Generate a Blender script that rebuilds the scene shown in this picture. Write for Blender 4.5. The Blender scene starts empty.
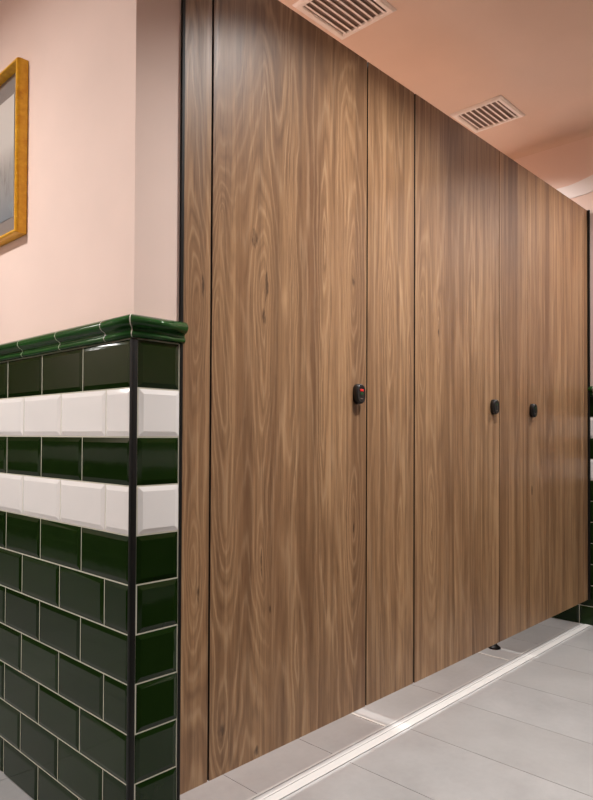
import bpy, bmesh, math, random
from mathutils import Vector, Matrix
random.seed(7)
COL = bpy.context.scene.collection
PI = math.pi

# ------------------------------------------------------------------ helpers
def link(name, bm, mat, parent=None, smooth=False, loc=None):
    me = bpy.data.meshes.new(name)
    bmesh.ops.recalc_face_normals(bm, faces=bm.faces)
    bm.to_mesh(me); bm.free()
    mats = mat if isinstance(mat, (list, tuple)) else [mat]
    for m in mats: me.materials.append(m)
    if smooth:
        for p in me.polygons: p.use_smooth = True
    o = bpy.data.objects.new(name, me); COL.objects.link(o)
    if loc is not None:
        me.transform(Matrix.Translation(-Vector(loc)))
        o.location = loc
    if parent is not None:
        o.parent = parent
        o.location = Vector(loc if loc is not None else (0, 0, 0)) - parent.location
    return o

def empty(name, loc):
    o = bpy.data.objects.new(name, None); COL.objects.link(o); o.location = loc
    o.empty_display_size = .05
    return o

def tag(o, label=None, cat=None, group=None, kind=None):
    if label: o['label'] = label
    if cat: o['category'] = cat
    if group: o['group'] = group
    if kind: o['kind'] = kind
    return o

def box(bm, x0, x1, y0, y1, z0, z1, bev=0, seg=2, mi=0):
    g = bmesh.ops.create_cube(bm, size=1)
    vs = g['verts']
    for v in vs:
        v.co = Vector((x0+(v.co.x+.5)*(x1-x0), y0+(v.co.y+.5)*(y1-y0), z0+(v.co.z+.5)*(z1-z0)))
    fs = set(f for v in vs for f in v.link_faces)
    for f in fs: f.material_index = mi
    if bev:
        es = list(set(e for v in vs for e in v.link_edges))
        bmesh.ops.bevel(bm, geom=es, offset=bev, segments=seg, profile=.5, affect='EDGES')
    return bm

def boxes(*args, **k):
    bm = bmesh.new()
    for a in args: box(bm, *a, **k)
    return bm

def shade_auto(o, ang=35):
    for p in o.data.polygons: p.use_smooth = True
    bm = bmesh.new(); bm.from_mesh(o.data)
    for e in bm.edges:
        if len(e.link_faces) == 2 and e.calc_face_angle(0) > math.radians(ang): e.smooth = False
    bm.to_mesh(o.data); bm.free()

def lathe(bm, prof, cx, cy, n=32, mi=0):
    rings = []
    for r, z in prof:
        rings.append([bm.verts.new((cx+r*math.cos(2*PI*i/n), cy+r*math.sin(2*PI*i/n), z)) for i in range(n)])
    for a, b in zip(rings, rings[1:]):
        for i in range(n):
            f = bm.faces.new((a[i], a[(i+1) % n], b[(i+1) % n], b[i])); f.material_index = mi
    bm.faces.new(rings[0][::-1]).material_index = mi
    bm.faces.new(rings[-1]).material_index = mi

# ------------------------------------------------------------------ node helper
class NT:
    def __init__(s, name):
        s.m = bpy.data.materials.new(name); s.m.use_nodes = True
        s.t = s.m.node_tree; s.b = s.t.nodes['Principled BSDF']
    def n(s, typ, **k):
        nd = s.t.nodes.new(typ)
        for a, v in k.items(): setattr(nd, a, v)
        return nd
    def put(s, sock, v):
        if hasattr(v, 'is_output') or isinstance(v, bpy.types.NodeSocket): s.t.links.new(v, sock)
        else: sock.default_value = v
    def math(s, op, a, b=0.0, c=0.0, clamp=False):
        nd = s.n('ShaderNodeMath', operation=op); nd.use_clamp = clamp
        s.put(nd.inputs[0], a); s.put(nd.inputs[1], b); s.put(nd.inputs[2], c)
        return nd.outputs[0]
    def comb(s, x, y, z):
        nd = s.n('ShaderNodeCombineXYZ')
        for i, v in enumerate((x, y, z)): s.put(nd.inputs[i], v)
        return nd.outputs[0]
    def noise(s, vec, scale=1, detail=2, rough=.5, dist=0.0):
        nd = s.n('ShaderNodeTexNoise')
        s.put(nd.inputs['Vector'], vec); nd.inputs['Scale'].default_value = scale
        nd.inputs['Detail'].default_value = detail; nd.inputs['Roughness'].default_value = rough
        nd.inputs['Distortion'].default_value = dist
        return nd.outputs[0]
    def mix(s, f, a, b, mode='MIX'):
        nd = s.n('ShaderNodeMix', data_type='RGBA', blend_type=mode)
        s.put(nd.inputs[0], f)
        s.put(nd.inputs[6], a if not isinstance(a, tuple) else a+(1,))
        s.put(nd.inputs[7], b if not isinstance(b, tuple) else b+(1,))
        return nd.outputs[2]
    def ramp(s, f, stops):
        nd = s.n('ShaderNodeValToRGB'); cr = nd.color_ramp
        while len(cr.elements) < len(stops): cr.elements.new(.5)
        for e, (p, c) in zip(cr.elements, stops):
            e.position = p; e.color = (c if len(c) == 4 else tuple(c)+(1,))
        s.put(nd.inputs[0], f)
        return nd.outputs[0]
    def map(s, v, a, b, c=0.0, d=1.0, smooth=False):
        nd = s.n('ShaderNodeMapRange', interpolation_type='SMOOTHSTEP' if smooth else 'LINEAR')
        s.put(nd.inputs[0], v)
        for i, q in enumerate((a, b, c, d)): nd.inputs[i+1].default_value = q
        return nd.outputs[0]
    def bump(s, h, strength=.2, dist=.001):
        nd = s.n('ShaderNodeBump'); nd.inputs['Strength'].default_value = strength
        nd.inputs['Distance'].default_value = dist; s.put(nd.inputs['Height'], h)
        s.t.links.new(nd.outputs[0], s.b.inputs['Normal'])
    def set(s, **k):
        for a, v in k.items():
            a = a.replace('_', ' ')
            if isinstance(v, tuple): v = v+(1,)
            s.put(s.b.inputs[a], v)
        return s

def srgb(r, g, b):
    f = lambda c: c/12.92 if c <= .04045 else ((c+.055)/1.055)**2.4
    return tuple(f(v/255) for v in (r, g, b))

def simple(name, col, rough=.5, **k):
    t = NT(name); t.set(Base_Color=col, Roughness=rough, **k); return t.m

# ------------------------------------------------------------------ materials
def paint(name, col, rough=.75, amp=.035):
    t = NT(name)
    pos = t.n('ShaderNodeNewGeometry').outputs['Position']
    n1 = t.noise(pos, 3, 3)
    c = t.mix(t.map(n1, .3, .7), tuple(v*(1-amp) for v in col), tuple(min(1, v*(1+amp)) for v in col))
    t.set(Base_Color=c, Roughness=rough)
    t.bump(t.noise(pos, 260, 3), .12, .0008)
    return t.m

M_wall = paint('salmon_paint', srgb(232, 208, 197))
M_ceil = paint('ceiling_paint', srgb(224, 199, 183))
M_black = simple('black_metal', (.006, .0055, .005), .5, Specular_IOR_Level=.25)
M_core = simple('black_laminate_core', (.012, .010, .009), .6)
M_seamshade = simple('seam_shade_black', (.008, .007, .007), .6)  # black for the strips that stand in for shade in the door gaps
M_whiteband = paint('white_plaster', srgb(238, 234, 234), .6, .01)

def floor_mat():
    t = NT('grey_floor_tile')
    pos = t.n('ShaderNodeNewGeometry').outputs['Position']
    oi = t.n('ShaderNodeAttribute', attribute_name='tone').outputs['Fac']
    n1 = t.noise(pos, 5, 5, .6); n2 = t.noise(pos, 45, 3, .6)
    f = t.math('ADD', t.math('MULTIPLY', n1, .75), t.math('MULTIPLY', n2, .25))
    c = t.mix(t.map(f, .3, .7), srgb(148, 147, 147), srgb(168, 167, 167))
    c = t.mix(t.math('MULTIPLY', oi, .35), c, srgb(150, 148, 146))
    t.set(Base_Color=c, Roughness=t.map(n1, .3, .7, .34, .46))
    t.b.inputs['Specular IOR Level'].default_value = .45
    t.bump(n2, .08, .0006)
    return t.m
M_floor = floor_mat()
M_joint = simple('dark_joint', srgb(118, 114, 112), .8)
M_lightjoint = simple('pale_joint', srgb(200, 197, 192), .7)
M_grout = simple('tile_grout', srgb(196, 192, 176), .8)

def glaze(name, dark, light, rough=.06):
    t = NT(name)
    pos = t.n('ShaderNodeNewGeometry').outputs['Position']
    a = t.n('ShaderNodeAttribute', attribute_name='tone').outputs['Fac']
    n = t.noise(pos, 14, 3)
    f = t.math('ADD', t.math('MULTIPLY', a, .6), t.math('MULTIPLY', n, .4))
    c = t.mix(f, dark, light)
    t.set(Base_Color=c, Roughness=rough)
    t.b.inputs['IOR'].default_value = 1.34
    t.bump(t.noise(pos, 22, 2), .10, .0012)
    return t.m
M_green = glaze('green_glaze', (.005, .014, .002), (.011, .026, .005))
M_white = glaze('white_glaze', srgb(228, 224, 222), srgb(236, 233, 231), .10)
M_capgreen = glaze('cap_green_glaze', (.009, .043, .009), (.020, .082, .018), .09)

def wood(name, feats, seed, x0, dens=1.0, knots=(), fs=1.0):
    """laminate with a walnut figure; feats = (x, z, rx, rz, amp)"""
    t = NT(name)
    pos = t.n('ShaderNodeNewGeometry').outputs['Position']
    sp = t.n('ShaderNodeSeparateXYZ'); t.put(sp.inputs[0], pos)
    X, Z = sp.outputs[0], sp.outputs[2]
    wv = t.noise(t.comb(t.math('MULTIPLY', X, 5), seed, t.math('MULTIPLY', Z, 2.2)), 1, 2)
    wx = t.math('ADD', X, t.math('MULTIPLY', t.math('SUBTRACT', wv, .5), .050))
    wj = t.noise(t.comb(t.math('MULTIPLY', X, 30), seed+3, t.math('MULTIPLY', Z, 11)), 1, 4, .65)
    wx = t.math('ADD', wx, t.math('MULTIPLY', t.math('SUBTRACT', wj, .5), .012))
    def st(sx, sz, off, detail=2, rough=.5, x=wx):
        return t.noise(t.comb(t.math('MULTIPLY', x, sx), seed*3.7+off, t.math('MULTIPLY', Z, sz)), 1, detail, rough)
    # growth field
    h = t.math('MULTIPLY', st(9, .8, 1, 3), 1.7*dens)
    h = t.math('ADD', h, t.math('MULTIPLY', wx, 3.0))
    for (fx, fz, rx, rz, amp) in feats:
        a = t.math('MULTIPLY', t.math('SUBTRACT', wx, fx), 1/rx)
        b = t.math('MULTIPLY', t.math('SUBTRACT', Z, fz), 1/rz)
        d = t.math('SQRT', t.math('ADD', t.math('ADD', t.math('MULTIPLY', a, a), t.math('MULTIPLY', b, b)), .03))
        e = t.math('POWER', 2.718, t.math('MULTIPLY', d, -1.0))
        h = t.math('ADD', h, t.math('MULTIPLY', e, amp*1.5))
    ph = t.math('MULTIPLY', h, 25.0)
    s0 = t.map(t.math('SINE', ph), -1, 1)
    s1 = t.math('POWER', s0, 1.5)
    s3 = t.math('POWER', t.math('SUBTRACT', 1.0, s0), 7)
    s2 = t.map(t.math('SINE', t.math('MULTIPLY', ph, 2.37)), -1, 1)
    fig = t.math('ADD', t.math('MULTIPLY', s1, .62), t.math('MULTIPLY', s2, .38))
    # the figure comes and goes across the boards
    vis = t.math('MULTIPLY', t.map(st(9, 1.2, 7, 3), .30, .52, .3, 1.0), t.map(st(60, 2.5, 9, 2), .3, .6, .5, 1.0))
    fig = t.math('MULTIPLY', fig, vis)
    streak = st(75, .9, 11, 3, .6, X)
    broad = st(13, .35, 15, 2, .5, X)
    tone = st(3.2, 1.1, 19, 2, .5)
    pore = st(300, 9, 23, 3, .65, X)
    patch = st(16, 1.3, 27, 4, .6)
    c = t.ramp(broad, [(.28, srgb(120, 88, 62)), (.41, srgb(150, 115, 82)), (.54, srgb(178, 140, 102)), (.70, srgb(140, 105, 74))])
    c = t.mix(t.math('MULTIPLY', t.map(tone, .35, .7), .5), c, srgb(134, 98, 72))
    c = t.mix(t.math('MULTIPLY', t.map(streak, .45, .72, smooth=True), .6), c, srgb(110, 82, 58))
    c = t.mix(t.math('MULTIPLY', t.map(streak, .46, .28, smooth=True), .3), c, srgb(204, 170, 132))
    c = t.mix(t.math('MULTIPLY', t.map(patch, .5, .68, smooth=True), .38), c, srgb(104, 72, 50))
    c = t.mix(t.math('MULTIPLY', fig, .56*fs), c, srgb(96, 67, 46))
    c = t.mix(t.math('MULTIPLY', t.math('MULTIPLY', s3, vis), .26*fs), c, srgb(208, 176, 140))
    c = t.mix(t.math('MULTIPLY', t.map(pore, .52, .70), .5), c, srgb(84, 58, 42))
    for (kx, kz, rx, rz) in knots:
        a = t.math('MULTIPLY', t.math('SUBTRACT', wx, kx), 1/rx)
        b = t.math('MULTIPLY', t.math('SUBTRACT', Z, kz), .8/rz)
        d = t.math('ADD', t.math('MULTIPLY', a, a), t.math('MULTIPLY', b, b))
        d = t.math('ADD', d, t.math('MULTIPLY', t.math('SUBTRACT', st(160, 40, 31, 2, .6, X), .5), 2.2))
        k = t.map(d, 1.0, -.2, 0, .8, smooth=True)
        c = t.mix(k, c, srgb(58, 38, 28))
    t.set(Base_Color=c, Roughness=t.map(streak, .3, .7, .34, .42))
    t.b.inputs['Specular IOR Level'].default_value = .42
    t.bump(t.math('ADD', pore, t.math('MULTIPLY', streak, .5)), .12, .0004)
    return t.m

def gold_mat():
    t = NT('gold_leaf')
    pos = t.n('ShaderNodeNewGeometry').outputs['Position']
    n = t.noise(pos, 60, 4, .6)
    c = t.mix(t.map(n, .35, .7), srgb(224, 158, 18), srgb(244, 190, 48))
    c = t.mix(t.map(t.noise(pos, 25, 3), .66, .8), c, srgb(190, 118, 24))
    t.set(Base_Color=c, Roughness=.36, Metallic=.15)
    t.bump(n, .3, .0008)
    return t.m
M_gold = gold_mat()

def art_mat():
    t = NT('grey_seascape_print')
    tc = t.n('ShaderNodeTexCoord').outputs['Generated']
    sp = t.n('ShaderNodeSeparateXYZ'); t.put(sp.inputs[0], tc)
    z = sp.outputs[2]
    base = t.ramp(z, [(0, srgb(112, 122, 130)), (.22, srgb(146, 146, 146)), (.4, srgb(160, 156, 152)), (.62, srgb(206, 200, 194)), (1, srgb(214, 208, 202))])
    mp = t.n('ShaderNodeMapping'); t.put(mp.inputs[0], tc); mp.inputs['Scale'].default_value = (1, 14, 4)
    n = t.noise(mp.outputs[0], 1.6, 6, .7)
    k = t.math('MULTIPLY', t.map(n, .48, .68), t.math('MULTIPLY', t.map(z, .12, .3), t.map(z, .6, .35)))
    c = t.mix(t.math('MULTIPLY', k, .75), base, srgb(72, 68, 64))
    t.set(Base_Color=c, Roughness=.5)
    return t.m
M_art = art_mat()
M_mat = simple('grey_mount_card', srgb(132, 124, 120), .8)
def glass_mat():
    t = NT('picture_glass')
    tr = t.n('ShaderNodeBsdfTransparent'); gl = t.n('ShaderNodeBsdfGlossy'); gl.inputs['Roughness'].default_value = .02
    fr = t.n('ShaderNodeFresnel'); fr.inputs['IOR'].default_value = 1.45
    mx = t.n('ShaderNodeMixShader')
    bf = t.n('ShaderNodeNewGeometry').outputs['Backfacing']
    t.put(mx.inputs[0], t.math('MULTIPLY', fr.outputs[0], t.math('SUBTRACT', 1.0, bf))); t.put(mx.inputs[1], tr.outputs[0]); t.put(mx.inputs[2], gl.outputs[0])
    t.put(t.t.nodes['Material Output'].inputs[0], mx.outputs[0])
    return t.m
M_glass = glass_mat()
M_vent = simple('white_vent_plastic', srgb(236, 228, 224), .45)
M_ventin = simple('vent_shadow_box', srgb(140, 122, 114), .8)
M_red = simple('red_indicator', srgb(214, 34, 34), .35)
M_greenind = simple('green_indicator', srgb(24, 74, 30), .4)
M_lock = simple('black_lock_plastic', (.010, .009, .009), .35)
M_lockmetal = simple('grey_turn_metal', srgb(120, 112, 106), .35, Metallic=.7)
M_trimw = simple('white_trim', srgb(172, 170, 168), .7)

# ------------------------------------------------------------------ dimensions
P = .1035                 # tile course
ZT = 1.127                # top of tiling
L = .2094
CE = 2.455                # ceiling
PT, PB = 2.048, .1275     # cubicle panels
XE = 2.584                # far wall
YF, YB = -2.1, 1.55       # room front wall / cubicle back wall
XW = -1.75                # wall beyond the passage
YN = 6.0                  # end of the passage
TH = .1192                 # end of the return tiling

# ------------------------------------------------------------------ tiling
def tiles(bm, org, u, nrm, u0, u1, start=0.0, toend=True):
    """metro tiling on a plane: org + u*s, courses counted down from ZT. mi 0 green 1 white 2 grout"""
    u = Vector(u); nrm = Vector(nrm); org = Vector(org)
    tl = bm.faces.layers.float.get('tone') or bm.faces.layers.float.new('tone')
    g = .0016; bv = .0105; hh = .0030
    def pt(s, z, d): return org + u*s + nrm*d + Vector((0, 0, z))
    # grout bed
    vs = [bm.verts.new(pt(a, b, 0.0042)) for a, b in ((u0, .0), (u1, .0), (u1, ZT), (u0, ZT))]
    vb = [bm.verts.new(pt(a, b, -0.006)) for a, b in ((u0, .0), (u1, .0), (u1, ZT), (u0, ZT))]
    fs = [bm.faces.new(vs), bm.faces.new(vb[::-1])]
    for i in range(4): fs.append(bm.faces.new((vs[i], vb[i], vb[(i+1) % 4], vs[(i+1) % 4])))
    for f in fs: f.material_index = 2
    for r in range(11):
        z1 = ZT - r*P; z0 = max(ZT-(r+1)*P, 0.0)
        mi = 1 if r in (1, 3) else 0
        off = start - (L/2 if r in (1, 3, 5, 7, 9) else 0) if start is not None else 0
        s = off
        k = 0
        while s < u1-.002:
            a = max(s, u0)+g; b = min(s+L, u1)-g
            s += L; k += 1
            if b-a < .006: continue
            za, zb = z0+g, z1-g
            cutb = z1-z0 < P-.001
            w = min(bv, (b-a)*.4)
            bl = bv if (a-g) > s-L-1e-4 or a-g <= u0+1e-4 else .002
            br = w
            ba = .002 if cutb else bv
            tw = random.uniform(-.0004, .0004); tv = random.uniform(-.0004, .0004)
            o = [pt(a, za, .0045), pt(b, za, .0045), pt(b, zb, .0045), pt(a, zb, .0045)]
            i_ = [pt(a+w, za+ba, .0045+hh+tw+tv), pt(b-br, za+ba, .0045+hh-tw+tv), pt(b-br, zb-bv, .0045+hh-tw-tv), pt(a+w, zb-bv, .0045+hh+tw-tv)]
            bk = [pt(a, za, .001), pt(b, za, .001), pt(b, zb, .001), pt(a, zb, .001)]
            vo = [bm.verts.new(p) for p in o]; vi = [bm.verts.new(p) for p in i_]; vk = [bm.verts.new(p) for p in bk]
            ff = [bm.faces.new(vi)]
            for j in range(4):
                ff.append(bm.faces.new((vo[j], vo[(j+1) % 4], vi[(j+1) % 4], vi[j])))
                ff.append(bm.faces.new((vk[j], vk[(j+1) % 4], vo[(j+1) % 4], vo[j])))
            tone = random.random()
            for f in ff: f.material_index = mi; f[tl] = tone
    return bm

CAP = [(0, .000), (.006, .000), (.010, .003), (.0115, .007), (.010, .0115), (.0075, .014), (.0075, .018), (.010, .021),
       (.015, .0235), (.0195, .028), (.0215, .034), (.0205, .040), (.0165, .0455), (.010, .049), (.002, .0505), (0, .0505)]
CAP = [(d, h*.965) for d, h in CAP]
def cap(bm, path, z, joints):
    """moulding swept along a 2d path [(x,y,nx,ny)], joints = list of breaks already in the path (small v grooves)"""
    tl = bm.faces.layers.float.get('tone') or bm.faces.layers.float.new('tone')
    rings = []
    for (x, y, nx, ny, sc, mi) in path:
        rings.append(([bm.verts.new((x+nx*d*sc, y+ny*d*sc, z+h)) for d, h in CAP], mi))
    n = len(CAP); tone = .5
    for (a, mi), (b, _) in zip(rings, rings[1:]):
        if mi == 1: tone = random.random()
        for i in range(n):
            f = bm.faces.new((a[i], a[(i+1) % n], b[(i+1) % n], b[i])); f.material_index = mi; f[tl] = tone; f.smooth = True
    bm.faces.new(rings[0][0]); bm.faces.new(rings[-1][0][::-1])

def cap_path(p0, p1, n, joints, n0=None, n1=None):
    """straight run p0->p1 with normal n; joints = distances from p0; n0/n1 mitre normals"""
    p0 = Vector(p0); p1 = Vector(p1); d = (p1-p0); Ln = d.length; d.normalize(); n = Vector(n)
    out = [(p0.x, p0.y, *(n0 or n), 1, 0)]
    for j in joints:
        if .003 < j < Ln-.003:
            for dj, sc, mi in ((-.0012, 1, 1), (.0012, 1, 0)):
                q = p0+d*(j+dj); out.append((q.x, q.y, n.x, n.y, 1, mi))
    out.append((p1.x, p1.y, *(n1 or n), 1, 0))
    return out

def jl(o, a, b):
    r = []; s = o
    while s < b:
        if s > a: r.append(s)
        s += .2105
    return r

# ------------------------------------------------------------------ setting
# end wall of the cubicle block (left wall)
w = link('wall_left', boxes((.004, TH, .004, YN, 0, CE+.02)), M_wall); tag(w, 'salmon painted wall above green tiling with the gold picture', kind='structure')
bm = bmesh.new()
tiles(bm, (.0035, .0, 0), (0, 1, 0), (-1, 0, 0), .0, YN, start=0)
tiles(bm, (.0, .0035, 0), (1, 0, 0), (0, -1, 0), .010, TH, start=-.092)
link('tile_cladding', bm, [M_green, M_white, M_grout], w)
bm = bmesh.new()
pa = cap_path((0, YN), (0, 0), (-1, 0), sorted(YN-j for j in jl(.100, 0, YN)), n1=(-1, -1))
pb = cap_path((0, 0), (.1265, 0), (0, -1), [], n0=(-1, -1))
cap(bm, pa, ZT+.001, None); cap(bm, pb, ZT+.001, None)
c = link('cap_moulding', bm, [M_capgreen, M_grout], w)
# thin pale joint at the mitre
bm = bmesh.new()
ra = [bm.verts.new((-.0006-(d+.0004), .0006-(d+.0004), ZT+.001+h*1.006)) for d, h in CAP]
rb = [bm.verts.new((.0006-(d+.0004), -.0006-(d+.0004), ZT+.001+h*1.006)) for d, h in CAP]
for i in range(len(CAP)): bm.faces.new((ra[i], ra[(i+1) % len(CAP)], rb[(i+1) % len(CAP)], rb[i]))
bm.faces.new(ra); bm.faces.new(rb[::-1])
link('mitre_joint', bm, M_grout, w)
# black corner profile
o = link('corner_profile', boxes((-.0045, .0095, -.0055, .0065, 0, ZT), bev=.003, seg=3), M_black, w, smooth=True)
o['label'] = 'black corner profile'

tag(link('wall_back', boxes((TH, XE, YB, YB+.1, 0, CE+.02)), M_wall), 'salmon wall behind the cubicles', kind='structure')
tag(link('wall_front', boxes((XW-.1, XE+.1, YF-.1, YF, 0, CE+.02)), M_wall), 'salmon wall opposite the cubicles', kind='structure')
tag(link('wall_end', boxes((XW-.1, .004, YN, YN+.1, 0, CE+.02)), M_wall), 'salmon wall at the end of the side passage', kind='structure')
wr = tag(link('wall_right', boxes((XE+.004, XE+.12, YF, YB+.1, 0, CE+.02)), M_wall), 'salmon far wall above green and white tiling', kind='structure')
wo = tag(link('wall_outer', boxes((XW-.1, XW-.004, YF, YN, 0, CE+.02)), M_wall), 'salmon wall across the side passage', kind='structure')
bm = bmesh.new(); tiles(bm, (XE+.0035, YF, 0), (0, 1, 0), (-1, 0, 0), 0, YB-YF, start=-.155); link('tile_cladding', bm, [M_green, M_white, M_grout], wr)
bm = bmesh.new(); cap(bm, cap_path((XE, YB), (XE, YF), (-1, 0), jl(.1, 0, YB-YF)), ZT+.001, None); link('cap_moulding', bm, [M_capgreen, M_grout], wr)
bm = bmesh.new(); tiles(bm, (XW-.0035, YF, 0), (0, 1, 0), (1, 0, 0), 0, YN-YF, start=-.06); link('tile_cladding', bm, [M_green, M_white, M_grout], wo)
bm = bmesh.new(); cap(bm, cap_path((XW, YF), (XW, YN), (1, 0), jl(.1, 0, YN-YF)), ZT+.001, None); link('cap_moulding', bm, [M_capgreen, M_grout], wo)
wf = bpy.data.objects['wall_front']
bm = bmesh.new(); tiles(bm, (XW, YF-.0035, 0), (1, 0, 0), (0, 1, 0), 0, XE-XW, start=-.06); link('tile_cladding', bm, [M_green, M_white, M_grout], wf)
bm = bmesh.new(); cap(bm, cap_path((XW, YF), (XE, YF), (0, 1), jl(.1, 0, XE-XW)), ZT+.001, None); link('cap_moulding', bm, [M_capgreen, M_grout], wf)

# ceiling, rounding down into the far wall
bm = bmesh.new(); R = .035
prof = [(XW-.1, CE)] + [(XE+.004-R+R*math.sin(a), CE-R+R*math.cos(a)) for a in [i*PI/2/8 for i in range(9)]] + [(XE+.12, CE-R), (XE+.12, CE+.08), (XW-.1, CE+.08)]
A = [bm.verts.new((x, YF-.1, z)) for x, z in prof]; B = [bm.verts.new((x, YN+.1, z)) for x, z in prof]
for i in range(len(prof)): bm.faces.new((A[i], A[(i+1) % len(prof)], B[(i+1) % len(prof)], B[i]))
bm.faces.new(A); bm.faces.new(B[::-1])
ce = link('ceiling', bm, M_ceil); tag(ce, 'salmon ceiling rounding down to the far wall', kind='structure'); shade_auto(ce, 30)

# floor: separate tiles in one mesh over a joint bed
def slab_tiles(bm, xs, ys, x0, x1, y0, y1, g=.0009, mi=0):
    tl = bm.faces.layers.float.get('tone') or bm.faces.layers.float.new('tone')
    xs = [x0]+[x for x in xs if x0 < x < x1]+[x1]; ys = [y0]+[y for y in ys if y0 < y < y1]+[y1]
    for a, b in zip(xs, xs[1:]):
        for c_, d in zip(ys, ys[1:]):
            n0 = len(bm.faces)
            vs = [bm.verts.new(p) for p in ((a+g, c_+g, 0), (b-g, c_+g, 0), (b-g, d-g, 0), (a+g, d-g, 0), (a+g, c_+g, -.004), (b-g, c_+g, -.004), (b-g, d-g, -.004), (a+g, d-g, -.004))]
            tone = random.random()
            for q in ((0, 1, 2, 3), (0, 4, 5, 1), (1, 5, 6, 2), (2, 6, 7, 3), (3, 7, 4, 0)):
                f = bm.faces.new([vs[k] for k in q]); f.material_index = mi; f[tl] = tone
bm = bmesh.new()
box(bm, XW-.1, XE+.1, YF-.1, YN+.1, -.08, -.0012, mi=1)
gx = [.706+.2975*k for k in range(-9, 8)]
S0, S1 = -.008, .052
slab_tiles(bm, gx, [-.61-.6*k for k in range(4)], XW-.1, XE+.02, YF-.02, S0)
slab_tiles(bm, gx, [-.008+.6*k for k in range(6)], XW-.1, 0.0, S0, YN+.02)
xs = sorted([.113, .412, .709, .965, 1.318, 1.822, 2.12, 2.42])
bx = [TH, .965, 1.822, XE+.02]
for a, b in zip(bx, bx[1:]):
    slab_tiles(bm, [x for x in xs if a+.02 < x < b-.02], [.65, 1.25], a+(.006 if a != TH else 0), b-.006, S1, YB+.02)
fl = link('floor', bm, [M_floor, M_joint]); tag(fl, 'grey stone effect floor tiles', kind='structure')
# pale threshold strip under the cubicle fronts
bm = boxes((0.001, XE, S0, .020, -.001, .0022), (0.001, XE, .024, .030, -.001, .0015), (0.001, XE, .044, .0515, -.001, .0018))
bm2 = boxes((.001, XE, .0302, .0438, -.001, .0006), (.001, XE, .0202, .0238, -.001, .0002))
th = link('trim_1', bm, M_trimw); tag(th, 'pale threshold strip running along the floor under the cubicle fronts', kind='structure')
link('strip_groove', bm2, M_floor, th)
for i, x in enumerate((.965, 1.822)):
    tr = link('trim_%d' % (i+2), boxes((x-.005, x+.005, S1, YB, -.001, .0012)), M_lightjoint)
    tag(tr, 'pale cross joint in the floor under the %s partition' % ('nearer', 'farther')[i], kind='structure')

# curved white band on the far wall
bm = bmesh.new()
N = 40; F_ = []; 
for i in range(N+1):
    y = .42 - i*(.42+.75)/N
    up = 2.203 + (.0 if y > .09 else 0) + .42*max(0, .10-y)**1.35*1.0 - .02*max(0, y-.1)
    lo = 2.135 + .33*max(0, .06-y)**1.5
    lo = min(lo, up-.058)
    F_.append([bm.verts.new((x, y, z)) for x, z in ((XE+.006, up), (XE+.001, up-.001), (XE+.001, lo+.001), (XE+.006, lo))])
for a, b in zip(F_, F_[1:]):
    for k in range(4): bm.faces.new((a[k], a[(k+1) % 4], b[(k+1) % 4], b[k]))
bm.faces.new(F_[0]); bm.faces.new(F_[-1][::-1])
tag(link('trim_4', bm, M_whiteband), 'curved white band high on the far wall', kind='structure')

# ------------------------------------------------------------------ cubicle fronts
PX = dict(x0=.1250, x1=.2072, x2=.7970, x3=1.0498, x4=1.6384, x5=1.888, x6=2.5014, x7=2.566)
def panel_bm(x0, x1, gap=.0022, y=0.0, zt=PT, zb=PB):
    bm = boxes((x0+gap, x1-gap, y, y+.013, zb, zt), bev=.0007, seg=1)
    for f in bm.faces:
        f.normal_update()
        if abs(f.normal.x) > .9: f.material_index = 1
    return bm

def fixed(name_mat, x0, x1, label, y=0.0, **k):
    cx = (x0+x1)/2
    r = empty('cubicle_front_panel', (cx, y, PB))
    tag(r, label, 'panel', 'fixed wood front panels between the cubicle doors')
    link('face', panel_bm(x0, x1, y=y, **k), [name_mat, M_core], r)
    return r

P1w = wood('walnut_narrow_panel', [(.164, 1.215, .034, .26, 1.5), (.170, .62, .030, .24, 1.3), (.15, 1.75, .03, .3, .6)], 1.3, 0, knots=[(.176, 1.268, .005, .024), (.179, .565, .004, .02)])
D1w = wood('walnut_first_door', [
    (.240, 1.445, .018, .07, .7), (.235, 1.20, .060, .32, 1.5), (.250, .98, .05, .30, .8), (.378, 1.27, .042, .30, 1.4), (.378, 1.02, .06, .35, .5),
    (.735, 1.36, .040, .26, 1.3), (.475, 1.45, .010, .50, .6), (.605, 1.44, .020, .18, .7), (.377, .60, .036, .24, 1.0), (.247, .70, .040, .28, 1.0),
    (.735, .68, .038, .24, 1.1), (.40, .47, .014, .10, .4), (.245, .24, .030, .14, .7), (.50, .35, .022, .22, .5),
    (.60, .95, .022, .35, .5), (.70, 1.80, .04, .25, .7), (.37, 1.78, .03, .2, .5)], 2.1, 0,
    knots=[(.346, 1.412, .011, .024), (.386, 1.30, .007, .035), (.380, 1.22, .006, .025), (.737, 1.372, .006, .018), (.246, .235, .012, .018), (.353, .145, .011, .013), (.404, .487, .006, .012), (.735, .66, .004, .016), (.376, .60, .003, .05)])
P2w = wood('walnut_second_panel', [(.90, 1.30, .03, .25, .9), (.97, .60, .03, .3, .8), (1.02, 1.1, .012, .3, .5)], 3.9, 0, fs=.8, dens=.8)
D2w = wood('walnut_second_door', [(1.095, 1.25, .035, .26, 1.2), (1.195, 1.27, .012, .10, .6), (1.142, .62, .045, .3, 1.1), (1.42, 1.35, .02, .3, .4), (1.30, .50, .02, .3, .4)], 5.2, 0, fs=.75, dens=.75,
    knots=[(1.196, 1.275, .008, .016), (1.145, .60, .004, .03)])
P3w = wood('walnut_third_panel', [(1.73, 1.35, .03, .22, .8), (1.80, .6, .03, .3, .8)], 6.6, 0)
D3w = wood('walnut_third_door', [(2.0, 1.3, .02, .3, .4), (2.12, .65, .03, .3, .5)], 7.6, 0, fs=.65, dens=.7, knots=[(1.93, .7, .01, .02)])
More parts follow.
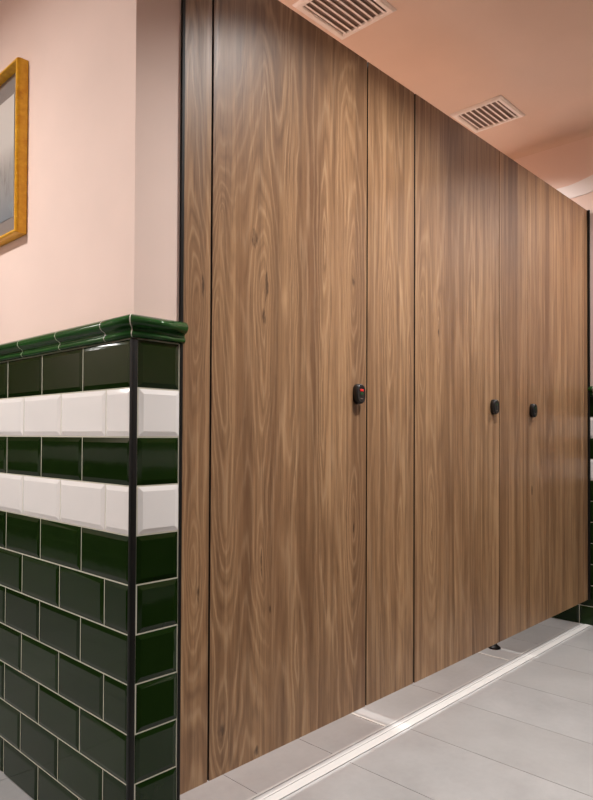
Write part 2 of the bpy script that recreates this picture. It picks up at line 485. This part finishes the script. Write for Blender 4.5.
P4w = wood('walnut_end_strip', [(2.54, 1.0, .02, .4, .5)], 9.1, 0)

fixed(P1w, PX['x0'], PX['x1'], 'narrow wood grain panel between the green tiled wall end and the nearest cubicle door')
fixed(P2w, PX['x2'], PX['x3'], 'wood grain fixed panel between the nearest and the middle cubicle doors', y=.001, gap=.004)
fixed(D3w, PX['x4'], PX['x5'], 'wood grain fixed panel between the middle and the farthest cubicle doors', gap=.0007)
fixed(P4w, PX['x6'], PX['x7'], 'thin wood grain strip between the farthest cubicle door and the far tiled wall')

def lock(parent, cx, cz, y, s=1.0):
    """rounded black lock body standing on the door face, thumb turn and indicator window"""
    hw, hh, dp = .0195*s, .0290*s, .017*s
    bm = bmesh.new(); rings = []
    for (k, d) in ((1.0, 0), (1.0, -.010), (.97, -.015), (.90, -.0185), (.76, -dp), (.4, -dp-.0012)):
        ring = []
        for i in range(40):
            a = 2*PI*i/40; ca, sa = math.cos(a), math.sin(a); n = 2.5
            rr = (abs(ca)**n + abs(sa)**n)**(-1/n)
            ring.append(bm.verts.new((cx+hw*k*rr*ca, y+d, cz+hh*k*rr*sa)))
        rings.append(ring)
    for a, b in zip(rings, rings[1:]):
        for i in range(40): bm.faces.new((a[i], a[(i+1) % 40], b[(i+1) % 40], b[i]))
    bm.faces.new(rings[0][::-1]); bm.faces.new(rings[-1])
    lk = link('lock', bm, M_lock, parent, smooth=True, loc=(cx, y, cz)); lk['label'] = 'small black rounded door lock'
    def sub(name, b, m):
        me = bpy.data.meshes.new(name); bmesh.ops.recalc_face_normals(b, faces=b.faces); b.to_mesh(me); b.free(); me.materials.append(m)
        me.transform(Matrix.Translation(-Vector((cx, y, cz))))
        q = bpy.data.objects.new(name, me); COL.objects.link(q); q.parent = lk
        return q
    f = y-dp
    return lk, sub, f

def door(x0, x1, mat, lockx, lockz, hinge, label, y=0.0, ind='black', gap=.0022):
    cx = (x0+x1)/2
    r = empty('cubicle_door', (cx, y, PB)); tag(r, label, 'door', 'wood grain toilet cubicle doors')
    link('door_leaf', panel_bm(x0, x1, gap=gap, y=y), [mat, M_core], r)
    # black strips added behind the leaf gaps, standing in for the shade there
    for xe, s in ((x0, 1), (x1, -1)):
        link('seam_shade_strip', boxes((xe-.009, xe+.009, max(y, .004)+.0135, max(y, .004)+.019, PB+.004, PT-.004)), M_seamshade, r)
    lk, sub, f = lock(r, lockx, lockz, y)
    if ind == 'red':
        q = sub('indicator', boxes((lockx-.0075, lockx+.0085, f-.0022, f+.001, lockz+.007, lockz+.0135), bev=.0008), M_red); q['label'] = 'red engaged indicator'
        q = sub('indicator', boxes((lockx-.006, lockx+.006, f-.0018, f+.001, lockz-.003, lockz+.004), bev=.0008), M_greenind); q['label'] = 'dark green indicator'
    else:
        q = sub('indicator', boxes((lockx-.006, lockx+.006, f-.0018, f+.001, lockz+.006, lockz+.012), bev=.0008), M_greenind); q['label'] = 'dark green indicator'
    # coin slot turn below the window
    q = sub('emergency_slot', boxes((lockx-.006, lockx+.006, f-.0014, f+.0005, lockz-.0155, lockz-.0125), bev=.0004), M_lockmetal)
    # indoor thumb turn on the other side
    b = bmesh.new(); box(b, lockx-.012, lockx+.012, y+.013, y+.03, lockz-.022, lockz+.022, bev=.004)
    link('inner_turn', b, M_lock, r, smooth=False)
    return r
door(PX['x1'], PX['x2'], D1w, .7495, 1.047, 'l', 'widest looking nearest cubicle door with a red indicator on its lock', ind='red', gap=.003)
door(PX['x3'], PX['x4'], D2w, 1.583, 1.039, 'l', 'middle cubicle door with a black lock near its right edge', ind='green')
door(PX['x5'], PX['x6'], D3w, 1.926, 1.036, 'r', 'farthest cubicle door with a black lock near its left edge', ind='green', gap=.0003)

# wall channels
ch = link('wall_channel', boxes((TH+.0002, TH+.0070, -.003, .024, 0.0, CE)), M_black); tag(ch, 'full height black channel between tiled wall end and narrow panel', 'channel')
ch = link('wall_channel', boxes((PX['x7']-.001, XE-.0095, -.010, .024, PB, PT)), M_black); tag(ch, 'black channel holding the cubicle fronts to the far wall', 'channel')

# partitions between the cubicles and the adjustable foot
pm = simple('partition_laminate', srgb(150, 115, 84), .4)
for i, x in enumerate((1.0, 1.9295)):
    r = link('cubicle_partition', boxes((x-.0065, x+.0065, .030, YB-.002, PB, PT-.02), bev=.0007, seg=1), pm)
    tag(r, ('wood partition behind the front panel beside the nearest door', 'wood partition behind the front panel before the farthest door')[i], 'partition')
ft = empty('adjustable_foot', (1.9295, .17, 0)); tag(ft, 'black adjustable foot on the grey floor below the farthest lock', 'foot')
bm = bmesh.new(); lathe(bm, [(.026, 0), (.027, .003), (.024, .007), (.016, .012), (.011, .018), (.010, .022)], 1.9295, .17)
link('base', bm, M_black, ft, smooth=True, loc=(1.9295, .17, 0))
bm = bmesh.new(); lathe(bm, [(.008, .021), (.008, .118), (.013, .119), (.013, PB)], 1.9295, .17, 20)
link('post', bm, M_black, ft, smooth=False, loc=(1.9295, .17, 0))

# ------------------------------------------------------------------ picture
fy0, fy1, fz0, fz1, fd = .527, .955, 1.458, 1.924, .028
r = empty('framed_picture', (0.004, (fy0+fy1)/2, fz0)); tag(r, 'framed grey picture with a deep gold frame on the pink wall', 'picture')
bm = bmesh.new()
fw = .009
# rails and stiles as a mitred ring: profile (distance inward, x)
pr = [(0, .003), (0.0, -.018), (.001, -.024), (.003, -.0275), (.0055, -fd), (.008, -.0275), (fw, -.025), (fw, -.006), (fw, .003)]
def rect(ins, x): return [(x, fy0+ins, fz0+ins), (x, fy1-ins, fz0+ins), (x, fy1-ins, fz1-ins), (x, fy0+ins, fz1-ins)]
rg = [[bm.verts.new(p) for p in rect(i, x)] for i, x in pr]
for a, b in zip(rg, rg[1:]+rg[:1]):
    for k in range(4): bm.faces.new((a[k], a[(k+1) % 4], b[(k+1) % 4], b[k]))
fr = link('frame', bm, M_gold, r); fr['label'] = 'gold leaf frame'
for k in range(1, 12):
    z = fz1 - k*(fz1-fz0)/12
    bm = bmesh.new(); bmesh.ops.create_icosphere(bm, subdivisions=2, radius=.0028, matrix=Matrix.Translation((-.0235, fy0+.001, z)))
    link('bead', bm, M_gold, r, smooth=True)
link('mount', boxes((-.004, .003, fy0+fw-.001, fy1-fw+.001, fz0+fw-.001, fz1-fw+.001)), M_mat, r)
link('print', boxes((-.0052, -.004, fy0+.070, fy1-.070, fz0+.062, fz1-.066)), M_art, r)
link('backing_line', boxes((-.0055, -.004, fy0+.0665, fy0+.0695, fz0+.059, fz1-.063)), M_trimw, r)
link('glass', boxes((-.0105, -.0085, fy0+fw-.0005, fy1-fw+.0005, fz0+fw-.0005, fz1-fw+.0005)), M_glass, r)

# ------------------------------------------------------------------ ceiling vents
def vent(x0, x1, y0, y1, label):
    r = empty('ceiling_vent', ((x0+x1)/2, (y0+y1)/2, CE)); tag(r, label, 'vent', 'white square ceiling vents')
    b = .026; z0 = CE-.010
    bm = bmesh.new()
    # sloped square border
    pr = [(0, CE-.0005), (.002, CE-.005), (.009, z0), (b-.003, z0), (b, z0+.003), (b, CE+.0)]
    def rc(i, z): return [(x0+i, y0+i, z), (x1-i, y0+i, z), (x1-i, y1-i, z), (x0+i, y1-i, z)]
    rg = [[bm.verts.new(p) for p in rc(i, z)] for i, z in pr]
    for a, c_ in zip(rg, rg[1:]):
        for k in range(4): bm.faces.new((a[k], a[(k+1) % 4], c_[(k+1) % 4], c_[k]))
    link('frame', bm, M_vent, r)
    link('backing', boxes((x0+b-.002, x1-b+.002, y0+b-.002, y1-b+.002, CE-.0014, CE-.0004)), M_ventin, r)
    n = 8; w_ = (y1-y0-2*b)/n
    for k in range(n):
        yc = y0+b+(k+.5)*w_
        bm = bmesh.new()
        pts = [(yc-w_*.30, z0+.0005), (yc+w_*.02, z0+.0005), (yc+w_*.28, CE-.002), (yc+w_*.02, CE-.002)]
        A = [bm.verts.new((x0+b-.001, y, z)) for y, z in pts]; B = [bm.verts.new((x1-b+.001, y, z)) for y, z in pts]
        for i in range(4): bm.faces.new((A[i], A[(i+1) % 4], B[(i+1) % 4], B[i]))
        bm.faces.new(A); bm.faces.new(B[::-1])
        link('louvre', bm, M_vent, r)
vent(.893, 1.170, .158, .414, 'white louvred square ceiling vent above the nearest cubicle door')
vent(1.972, 2.222, .160, .420, 'white louvred square ceiling vent above the farther cubicles')

# ------------------------------------------------------------------ downlights
def em(name, col, s):
    t = NT(name); t.set(Base_Color=(0, 0, 0)); t.b.inputs['Emission Color'].default_value = col+(1,); t.b.inputs['Emission Strength'].default_value = s
    return t.m
WARM = (1.0, .975, .945)
M_em = em('lamp_glow', WARM, 14)
def downlight(x, y, pw, label, size=.14, spread=125, k=1.0):
    r = empty('downlight', (x, y, CE)); tag(r, label, 'lamp', 'round ceiling downlights')
    bm = bmesh.new(); lathe(bm, [(.085*k, CE), (.085*k, CE-.006), (.070*k, CE-.009), (.068*k, CE-.004)], x, y); link('trim_ring', bm, M_vent, r)
    bm = bmesh.new(); lathe(bm, [(.066*k, CE-.0065), (.066*k, CE-.0055)], x, y); link('lens', bm, M_em, r)
    ld = bpy.data.lights.new('downlight_lamp', 'AREA'); ld.shape = 'DISK'; ld.size = size; ld.energy = pw; ld.color = WARM
    ld.spread = math.radians(spread)
    lo = bpy.data.objects.new('downlight_lamp', ld); COL.objects.link(lo); lo.parent = r; lo.location = (0, 0, -.014)
downlight(2.28, -.70, 17, 'round ceiling downlight by the far wall', spread=128)
downlight(.78, -.70, 25, 'round ceiling downlight before the nearest cubicle door', spread=118)
downlight(-.80, -1.0, 9, 'round ceiling downlight near the tiled corner')
downlight(-1.15, .75, 34, 'round ceiling downlight in the side passage', spread=150)
downlight(-1.27, 3.12, 10, 'large round ceiling lamp at the far end of the side passage', spread=150, k=2.6, size=.3)
downlight(.5, .58, 25, 'added unseen ceiling lamp brightening the nearest cubicle', spread=125)  # added out of sight to brighten the floor under the fronts
downlight(1.45, .58, 23, 'added unseen ceiling lamp brightening the middle cubicle', spread=125)  # another hidden fill, lifts the floor and ceiling behind the panels
downlight(2.08, .60, 20, 'added unseen ceiling lamp brightening the farthest cubicle', spread=150)  # hidden fill, also brightens the upper far wall

wd = bpy.data.worlds.new('world'); bpy.context.scene.world = wd; wd.use_nodes = True
wd.node_tree.nodes['Background'].inputs[0].default_value = (.02, .02, .02, 1)

# ------------------------------------------------------------------ camera
yaw, pit, rol, f = 7.65159151e-01, 1.52603248e-02, 4.57127828e-03, 652.798
F = Vector((math.cos(yaw)*math.cos(pit), math.sin(yaw)*math.cos(pit), math.sin(pit)))
Rr = Vector((math.sin(yaw), -math.cos(yaw), 0)); U = Rr.cross(F)
R2 = Rr*math.cos(rol)+U*math.sin(rol); U2 = -Rr*math.sin(rol)+U*math.cos(rol)
cd = bpy.data.cameras.new('camera'); cam = bpy.data.objects.new('camera', cd); COL.objects.link(cam)
cam.matrix_world = Matrix(((R2.x, U2.x, -F.x, -.746153), (R2.y, U2.y, -F.y, -1.192416), (R2.z, U2.z, -F.z, .923065), (0, 0, 0, 1)))
cd.sensor_fit = 'AUTO'; cd.sensor_width = 36; cd.lens = f/800*36; cd.shift_y = 26.28/800; cd.clip_start = .02
sc = bpy.context.scene; sc.camera = cam
sc.view_settings.view_transform = 'Standard'; sc.view_settings.look = 'None'
sc.view_settings.exposure = 0; sc.view_settings.gamma = 1
